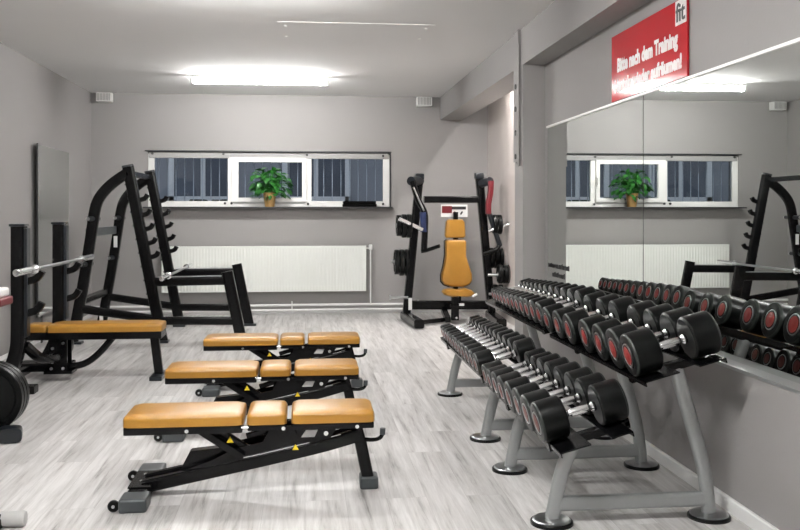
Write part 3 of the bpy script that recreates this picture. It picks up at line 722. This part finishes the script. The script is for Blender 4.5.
# ------------------------------------------------------------------ bench press station at the left
bp = thing('bench_press', 'black bench press station with flat ochre pad and two low uprights', 'bench press', (-1.7, 7.45, 0))
def Bp(name, m, fn, parent=None):
    bm = bmesh.new(); fn(bm); bm.transform(Matrix.Translation((1.7, -7.45, 0))); return link_bm(name, bm, m, parent or bp)
main = Bp('bench_pad', M['leather'], lambda b: pad(b, (-2.02, 7.33, 0.39), (-1.135, 7.60, 0.455), 0.028, 0.006))
head = Bp('head_pad', M['leather'], lambda b: pad(b, (-2.20, 7.36, 0.39), (-2.03, 7.57, 0.45), 0.025, 0.004))
Bp('pad_frame', M['black'], lambda b: box(b, (-2.2, 7.34, 0.330), (-1.14, 7.59, 0.392), 0.008))
for Y in (6.92, 8.02):
    u = Bp('upright', M['black'], lambda b: sweep(b, smooth_path([(-2.105, Y, 1.245), (-2.105, Y, 0.9), (-2.105, Y, 0.45), (-2.12, Y, 0.30), (-2.17, Y, 0.16), (-2.25, Y, 0.03)], 4), 0.115, 0.10, n=16, p=5))
    Bp('upright_cap', M['navy'], lambda b: box(b, (-2.16, Y-0.062, 1.235), (-2.05, Y+0.062, 1.255), 0.006), u)
    Bp('guide_strip', M['navy'], lambda b: box(b, (-2.06, Y-0.045, 0.42), (-2.035, Y+0.045, 1.225), 0.008), u)
    for z in (0.875, 0.64):
        Bp('bar_hook', M['black'], lambda b: sweep(b, smooth_path([(-2.06, Y, z-0.05), (-1.99, Y, z-0.03), (-1.96, Y, z-0.005), (-1.94, Y, z+0.03)], 3), 0.05, 0.055, p=5), u)
    Bp('foot', M['black'], lambda b: box(b, (-2.42, Y-0.06, 0), (-1.98, Y+0.06, 0.06), 0.01), u)
Bp('cross_tube', M['black'], lambda b: sweep(b, smooth_path([(-2.07, 6.95, 0.35), (-1.99, 7.05, 0.24), (-1.95, 7.3, 0.20), (-1.95, 7.65, 0.20), (-1.99, 7.9, 0.24), (-2.07, 8.0, 0.35)], 5), 0.07, 0.07, side=(1, 0, 0), n=12, p=3))
Bp('cross_tube', M['black'], lambda b: bar(b, (-2.2, 6.95, 0.09), (-2.2, 8.0, 0.09), 0.06, 0.06, side=(0, 0, 1)))
Bp('spine_tube', M['black'], lambda b: bar(b, (-2.25, 7.465, 0.10), (-1.9, 7.465, 0.10), 0.07, 0.07))
Bp('bolt_plate', M['black'], lambda b: (box(b, (-2.02, 7.39, 0.07), (-1.88, 7.40, 0.33), 0.002), box(b, (-2.02, 7.53, 0.07), (-1.88, 7.54, 0.33), 0.002), box(b, (-2.06, 7.38, 0.055), (-1.84, 7.55, 0.08), 0.004), bar(b, (-1.96, 7.465, 0.05), (-1.96, 7.465, 0.35), 0.10, 0.09)))
Bp('bolt', M['steel'], lambda b: [rod(b, (x, 7.375, z), (x, 7.392, z), 0.022) for x, z in ((-1.99, 0.26), (-1.99, 0.15), (-1.91, 0.10), (-1.91, 0.30), (-2.0, 0.10))])
Bp('brace', M['black'], lambda b: sweep(b, smooth_path([(-2.0, 7.465, 0.10), (-1.84, 7.465, 0.105), (-1.74, 7.465, 0.135), (-1.64, 7.465, 0.215), (-1.53, 7.465, 0.345)], 5), 0.055, 0.055, n=12, p=3))
Bp('front_leg', M['black'], lambda b: bar(b, (-1.215, 7.465, 0.35), (-1.175, 7.465, 0.02), 0.06, 0.07))
Bp('front_foot', M['navy'], lambda b: box(b, (-1.23, 7.30, 0), (-1.13, 7.63, 0.035), 0.008))
barbell('barbell', 'chrome barbell lying in the hooks of the bench press uprights', -1.96, 0.927, 6.38, 8.58, 'olympic barbells')

# ------------------------------------------------------------------ chest press machine at the back
CY = 11.0
cm = thing('chest_press', 'black plate-loaded chest press machine with upright ochre seat', 'chest press machine', (1.70, 11.0, 0))
def Cp(name, m, fn, parent=None):
    bm = bmesh.new(); fn(bm); bm.transform(Matrix.Translation((-1.70, -11.0, 0))); return link_bm(name, bm, m, parent or cm)
def q(px, py, Y=CY): return tuple(onY(px, py, Y))
def G0(px, Y, z=0.03): v = onY(px, 300, Y); return (v.x, Y, z)
for s, top, bot, foot, ftip in ((-1, (419.5, 176), (406, 312), (404, 316), (426, 332)), (1, (479, 175), (492, 300), (494, 316), (478, 332))):
    c = Cp('column', M['black'], lambda b: bar(b, q(*top), q(bot[0], 319, CY), 0.11, 0.10, p=4))
    Cp('column_cap', M['navy'], lambda b: box(b, Vector(q(*top))-Vector((0.055, 0.06, 0.05)), Vector(q(*top))+Vector((0.055, 0.06, 0.03)), 0.02), c)
    fx0 = q(bot[0], 316)[0]; tip = (fx0-s*0.06, 10.18, 0.06)
    Cp('base_foot', M['black'], lambda b: bar(b, (fx0, 11.12, 0.055), tip, 0.12, 0.10, side=(1, 0, 0), p=5))
Cp('sticker', M['sticker'], lambda b: box(b, Vector(q(408.5, 310, 10.93)), Vector(q(412, 298, 10.93))+Vector((0, 0.004, 0))))
Cp('top_beam', M['black'], lambda b: bar(b, q(424, 199.5), q(478, 199.5), 0.10, 0.085))
Cp('base_beam', M['black'], lambda b: bar(b, q(408, 305), q(492, 305), 0.08, 0.11, p=5))
a_, b_ = q(427, 323, 10.3), q(444, 322, 10.5)
Cp('floor_brace', M['black'], lambda b: bar(b, (a_[0]-0.04, 10.50, 0.04), (1.70, 10.75, 0.04), 0.05, 0.05))
Cp('floor_brace', M['black'], lambda b: bar(b, (1.70, 10.65, 0.05), (1.70, 11.0, 0.14), 0.07, 0.07, side=(1, 0, 0)))
# hanging info sign
sgn = Cp('info_sign', M['sticker'], lambda b: box(b, Vector(q(441, 217, 10.93)), Vector(q(467.5, 204.5, 10.93))+Vector((0, 0.006, 0))))
Cp('logo_block', M['redpaint'], lambda b: box(b, Vector(q(442, 213, 10.925)), Vector(q(452, 206, 10.925))+Vector((0, 0.004, 0))), sgn)
Cp('pictogram', M['ink'], lambda b: (box(b, Vector(q(452, 209.5, 10.925)), Vector(q(466, 206.5, 10.925))+Vector((0, 0.004, 0))), 
    bar(b, q(453.5, 215, 10.926), q(455, 211.5, 10.926), 0.004, 0.02), bar(b, q(460.5, 214.5, 10.926), q(462.5, 211.5, 10.926), 0.004, 0.02)), sgn)
# seat
YS = 10.80
def outline_pad(bm, pts, th, back):
    """front-facing cushion from an (x,z) outline, rounded edges"""
    t = bmesh.new(); n = len(pts); cx = sum(p[0] for p in pts)/n; cz = sum(p[1] for p in pts)/n; rings = []
    for f, y in ((1.0, back), (1.0, back-th*0.55), (0.96, back-th*0.85), (0.86, back-th), (0.5, back-th*1.06)):
        rings.append([t.verts.new((cx+(p[0]-cx)*f, y, cz+(p[1]-cz)*(1-(1-f)*0.6))) for p in pts])
    for A, B in zip(rings, rings[1:]):
        for i in range(n): t.faces.new((A[i], A[(i+1) % n], B[(i+1) % n], B[i]))
    t.faces.new(rings[0]); t.faces.new(rings[-1]); absorb(bm, t)
def px_outline(P, Y): return [(onY(a, b, Y).x, onY(a, b, Y).z) for a, b in P]
HP = [(447.5, 219.5), (462, 219.5), (464, 222), (465, 236), (463, 237.8), (446, 237.8), (444.5, 236), (445.5, 222)]
BPp = [(447, 239.5), (463, 239.5), (465.5, 241), (465.5, 256), (468, 264), (471.3, 274), (471.5, 280), (469, 284), (463, 286.5), (450, 286.5), (444, 284.5), (441, 281), (441, 274), (443.5, 264), (445, 255), (444.8, 241)]
hd = Cp('head_pad', M['leather'], lambda b: outline_pad(b, px_outline(HP, YS), 0.07, YS))
bk = Cp('back_pad', M['leather'], lambda b: outline_pad(b, px_outline(BPp, YS), 0.08, YS))
Cp('pad_shell', M['black'], lambda b: outline_pad(b, [(x*1.0, z) for x, z in px_outline([(p[0]+(1 if p[0] > 456 else -1)*0.7, p[1]+(0.9 if p[1] > 262 else 0)) for p in BPp], YS)], 0.03, YS+0.035), bk)
Cp('back_post', M['black'], lambda b: bar(b, q(455.5, 212, YS+0.08), q(455.5, 318, YS+0.08), 0.06, 0.06))
st = Cp('seat_pad', M['leather'], lambda b: outline_pad(b, px_outline([(445, 290), (452, 289), (458, 290), (466, 288.5), (472, 290.5), (475, 293), (473, 296), (465, 296.8), (458, 296), (450, 296.5), (444.5, 295), (442.8, 292.5)], 10.62), 0.20, 10.75))
Cp('seat_post', M['black'], lambda b: (bar(b, q(455, 297, 10.65), q(455, 320, 10.65), 0.09, 0.09), bar(b, q(460, 296, 10.65), q(460, 303, 10.65), 0.03, 0.03), bar(b, q(450, 306, 10.6), q(464, 306, 10.6), 0.05, 0.03)))
Cp('adjuster', M['chrome'], lambda b: (bar(b, q(459, 304.5, 10.55), q(464, 304.5, 10.55), 0.03, 0.03), rod(b, q(456, 317, 10.55), q(457, 318.5, 10.55), 0.03)))
Cp('seat_peg', M['sticker'], lambda b: rod(b, q(472.5, 296.5, 10.5), q(477, 294, 10.5), 0.03))
# movement arms, grips and horns
YA = 10.75
Cp('movement_arm', M['black'], lambda b: sweep(b, smooth_path([q(412.5, 181, YA), q(415.5, 192, YA), q(419, 202, YA), q(424.5, 213, YA), q(425, 228, YA), q(424, 250, YA)], 4), 0.07, 0.075, n=12, p=3))
Cp('arm_highlight_strip', M['steel'], lambda b: sweep(b, [q(413.5, 187, YA-0.05), q(419, 200, YA-0.05), q(424, 211, YA-0.05)], 0.02, 0.02))
Cp('arm_sleeve', M['blue'], lambda b: sweep(b, [q(423, 212, YA-0.01), q(423.5, 232, YA-0.01)], 0.075, 0.078, n=12, p=3))
Cp('pivot', M['navy'], lambda b: rod(b, q(411, 181, YA), q(420, 181, CY), 0.11, 16))
Cp('pivot', M['navy'], lambda b: rod(b, q(490, 181, YA), q(480, 184, CY), 0.10, 16))
Cp('movement_arm', M['redpaint'], lambda b: sweep(b, smooth_path([q(491, 181, YA), q(490.5, 192, YA), q(488.5, 204, YA), q(488.5, 214, YA)], 4), 0.065, 0.07, n=12, p=3))
Cp('lower_arm', M['navy'], lambda b: sweep(b, [q(488.5, 212, YA), q(492, 222, YA), q(500, 246, YA)], 0.06, 0.06, n=12, p=3))
Cp('grip', M['rubber'], lambda b: sweep(b, [q(421, 251.5, YA), q(426, 250.5, YA), q(439.5, 246, YA-0.1)], 0.045, 0.045))
Cp('grip', M['rubber'], lambda b: sweep(b, [q(500, 245, YA), q(496, 250, YA-0.05), q(484, 254, YA-0.1)], 0.045, 0.045))
Cp('weight_horn', M['chrome'], lambda b: rod(b, q(399.5, 219, YA-0.30), q(422, 229.5, YA-0.16), 0.05))
Cp('weight_horn', M['chrome'], lambda b: rod(b, q(489, 231, YA), q(514, 222, YA-0.1), 0.045))
Cp('weight_horn', M['steel'], lambda b: (rod(b, q(391, 297.5, CY-.05), q(408, 297.5, CY-.05), 0.035), rod(b, q(389.5, 297.5, CY-.05), q(391, 297.5, CY-.05), 0.06)))
Cp('weight_horn', M['steel'], lambda b: (rod(b, q(391.5, 262, CY+.1), q(412, 262, CY+.1), 0.035), rod(b, q(488, 258, CY+.05), q(510, 258, CY+.05), 0.035), rod(b, q(488, 275, CY-.3), q(513, 275, CY-.3), 0.035), rod(b, q(489, 294, CY-.2), q(508, 294, CY-.2), 0.035)))
def plate(cx, cy, cz, R, w, axis, label, group, n=36, m=None):
    t = thing('weight_plate', label, 'weight plate', (cx, cy, cz), group); bm = bmesh.new(); h = w/2
    prof = [(-h*0.55, 0.027), (-h, R*0.22), (-h, R*0.28), (-h*0.5, R*0.32), (-h*0.5, R*0.78), (-h, R*0.84), (-h, R*0.96), (-h*0.8, R), (h*0.8, R), (h, R*0.96), (h, R*0.84), (h*0.5, R*0.78), (h*0.5, R*0.32), (h, R*0.28), (h, R*0.22), (h*0.55, 0.027), (-h*0.55, 0.027)]
    lathe(bm, prof, axis, (0, 0, 0), n); link_bm('disc', bm, m or M['rubber'], t)
    bm = bmesh.new(); lathe(bm, [(-h-0.001, 0.028), (-h-0.001, R*0.2), (h+0.001, R*0.2), (h+0.001, 0.028), (-h-0.001, 0.028)], axis, (0, 0, 0), 24); link_bm('hub', bm, M['steel'], t)
g = 'black plates on the chest press machine'
v = q(0, 0, YA)
for px, py, Y, R, w, lb in (
    (398.7, 225.5, YA-.12, 0.125, 0.05, 'outer black plate on the upper left horn of the chest press'),
    (403.8, 226, YA-.12, 0.14, 0.055, 'middle black plate on the upper left horn of the chest press'),
    (409, 226, YA-.12, 0.14, 0.055, 'inner black plate on the upper left horn of the chest press'),
    (396.5, 262, CY+.1, 0.155, 0.05, 'outer black plate on the lower left horn of the chest press'),
    (401.5, 262.5, CY+.1, 0.165, 0.055, 'middle black plate on the lower left horn of the chest press'),
    (406.5, 262.5, CY+.1, 0.165, 0.045, 'inner black plate on the lower left horn of the chest press'),
    (494.5, 224, YA+.02, 0.115, 0.05, 'inner black plate on the chrome upper right horn of the chest press'),
    (499, 224.5, YA+.02, 0.12, 0.05, 'outer black plate on the chrome upper right horn of the chest press'),
    (491, 258, CY+.05, 0.13, 0.05, 'first black plate from the column on the middle right horn of the chest press'),
    (496, 258, CY+.05, 0.13, 0.05, 'second black plate from the column on the middle right horn of the chest press'),
    (501, 258, CY+.05, 0.125, 0.05, 'third black plate from the column on the middle right horn of the chest press'),
    (505.5, 258, CY+.05, 0.11, 0.04, 'fourth black plate from the column on the middle right horn of the chest press'),
    (500, 274, CY-.3, 0.115, 0.05, 'inner small black plate on the lower right horn of the chest press'),
    (505, 274, CY-.3, 0.115, 0.05, 'middle small black plate on the lower right horn of the chest press'),
    (510, 274, CY-.3, 0.115, 0.045, 'outer small black plate on the lower right horn of the chest press'),
    (495, 295, CY-.2, 0.13, 0.05, 'inner black plate at the lowest right horn, just above the dumbbell rack'),
    (500.5, 295, CY-.2, 0.13, 0.05, 'outer black plate at the lowest right horn, just above the dumbbell rack')):
    p = onY(px, py, Y); plate(p.x, Y, p.z, R, w, 'X', lb, g)

# ------------------------------------------------------------------ machine and plates cut by the left edge
PYY = 5.78; pc = onY(-8, 386, PYY)
wm = thing('weight_machine', 'weight machine at the left edge, only its foot and a white-red pad in view', 'weight machine', (pc.x, PYY, 0))
def Wp(name, m, fn, parent=None):
    bm = bmesh.new(); fn(bm); bm.transform(Matrix.Translation((-pc.x, -PYY, 0))); return link_bm(name, bm, m, parent or wm)
Wp('weight_horn', M['steel'], lambda b: rod(b, (pc.x, PYY-0.13, 0.217), (pc.x, PYY+0.16, 0.217), 0.05))
Wp('post', M['black'], lambda b: (bar(b, (pc.x-0.12, PYY+0.20, 0.0), (pc.x-0.12, PYY+0.20, 1.0), 0.08, 0.08), bar(b, (pc.x-0.12, PYY+0.2, 0.217), (pc.x, PYY+0.16, 0.217), 0.05, 0.05, side=(0, 0, 1))))
f0 = onY(4, 436, 5.25)
Wp('base_foot', M['black'], lambda b: bar(b, (pc.x-0.13, PYY+0.18, 0.04), (-1.72, 5.46, 0.04), 0.11, 0.07, side=(1, 0, 0), p=5))
Wp('foot_cap', M['navy'], lambda b: bar(b, (-1.725, 5.52, 0.045), (-1.70, 5.42, 0.045), 0.13, 0.085, side=(1, 0, 0), p=4))
pd = onY(-5, 297, PYY+0.15)
Wp('arm_pad', M['sticker'], lambda b: box(b, (pd.x-0.14, PYY+0.02, pd.z-0.005), (pd.x+0.055, PYY+0.26, pd.z+0.055), 0.02, 3))
Wp('red_base', M['redpaint'], lambda b: box(b, (pd.x-0.14, PYY+0.01, pd.z-0.055), (pd.x+0.075, PYY+0.27, pd.z-0.002), 0.015, 3))
for i, lb in enumerate(('nearest black plate of the three standing at the left edge', 'middle black plate of the three standing at the left edge', 'farthest black plate of the three standing at the left edge')):
    plate(pc.x, PYY-0.085+i*0.056, 0.212, 0.210, 0.048, 'Y', lb, 'black plates at the left edge', 48)
rl = thing('foot_roller', 'pale cylindrical machine foot on the floor at the bottom left corner', 'machine foot', (-1.235, 4.0, 0))
bm = bmesh.new(); lathe(bm, [(-0.05, 0.02), (-0.05, 0.03), (0.035, 0.034), (0.045, 0.03), (0.047, 0.01)], 'X', (0, 0, 0.034), 24); link_bm('roller', bm, M['roller'], rl)
bm = bmesh.new(); box(bm, (-0.13, -0.04, 0), (-0.045, 0.04, 0.045), 0.008); link_bm('bracket', bm, M['black'], rl)

# ------------------------------------------------------------------ plant and towel on the sill
SZ = WZ0
pc_ = onY(269.7, 200, YB-0.09)
pl = thing('potted_plant', 'leafy green plant in a gold-brown pot on the window sill', 'potted plant', (pc_.x, YB-0.09, SZ))
mk('pot', M['pot'], pl, lathe, [(0, 0.045), (0, 0.060), (0.02, 0.063), (0.12, 0.078), (0.165, 0.083), (0.17, 0.086), (0.185, 0.086), (0.185, 0.076), (0.16, 0.074)], 'Z', (0, 0, 0), 28)
mk('soil', M['soil'], pl, lathe, [(0.15, 0.0735), (0.162, 0.07), (0.164, 0.01)], 'Z', (0, 0, 0), 20)
def leaves(bm):
    R = random.Random(11)
    for k in range(150):
        a = R.uniform(0, 2*PI); out = R.uniform(0.03, 0.25); zt = 0.47-out*0.45+R.uniform(-0.16, 0.07)
        if R.random() < 0.35: out = R.uniform(0.12, 0.22); zt = R.uniform(0.13, 0.30)
        sq = 0.42 if math.sin(a) > 0 else 0.65
        d = Vector((math.cos(a), math.sin(a)*sq, 0)); base = Vector((0, 0, 0.16)); tip = d*out+Vector((0, 0, zt))
        mid = (base+tip)/2+Vector((0, 0, 0.07))
        sweep(bm, [base+d*0.02, mid, tip], 0.005, 0.005, n=5, cap=False)
        L = R.uniform(0.07, 0.12); dr = (d*R.uniform(0.5, 1)+Vector((R.uniform(-.4, .4), R.uniform(-.3, .2), R.uniform(-0.9, 0.1)))).normalized()
        sd = dr.cross(Vector((R.uniform(-.4, .4), R.uniform(-.4, .4), 1))).normalized(); up = sd.cross(dr)
        prof = ((0, 0.0, 0), (0.2, 0.32, 0.02), (0.45, 0.42, 0.03), (0.75, 0.25, 0.0), (1, 0.0, -0.06)); Lf, Rt, Ct = [], [], []
        for f, w, z in prof:
            c = tip+dr*L*f+up*L*z; Ct.append(bm.verts.new(c)); Lf.append(bm.verts.new(c+sd*w*L*0.9+up*L*0.12*w)); Rt.append(bm.verts.new(c-sd*w*L*0.9+up*L*0.12*w))
        for i in range(4):
            bm.faces.new((Ct[i], Ct[i+1], Lf[i+1], Lf[i])); bm.faces.new((Ct[i+1], Ct[i], Rt[i], Rt[i+1]))
    for v in bm.verts:
        if v.co.y > 0.085: v.co.y = 0.085
mk('foliage', M['leaf'], pl, leaves)
a, b = onY(342.5, 199.5, YB-0.1), onY(376.5, 206, YB-0.1)
tw = thing('folded_towel', 'black folded towel lying at the right end of the window sill', 'towel', ((a.x+b.x)/2, YB-0.08, SZ)); w = (b.x-a.x)/2
for dz, dx in ((0, 0), (0.037, 0.006)):
    mk('fold', M['cloth'], tw, box, (-w+dx, -0.07, dz), (w-dx*1.5, 0.06, dz+0.038), 0.012, 3)
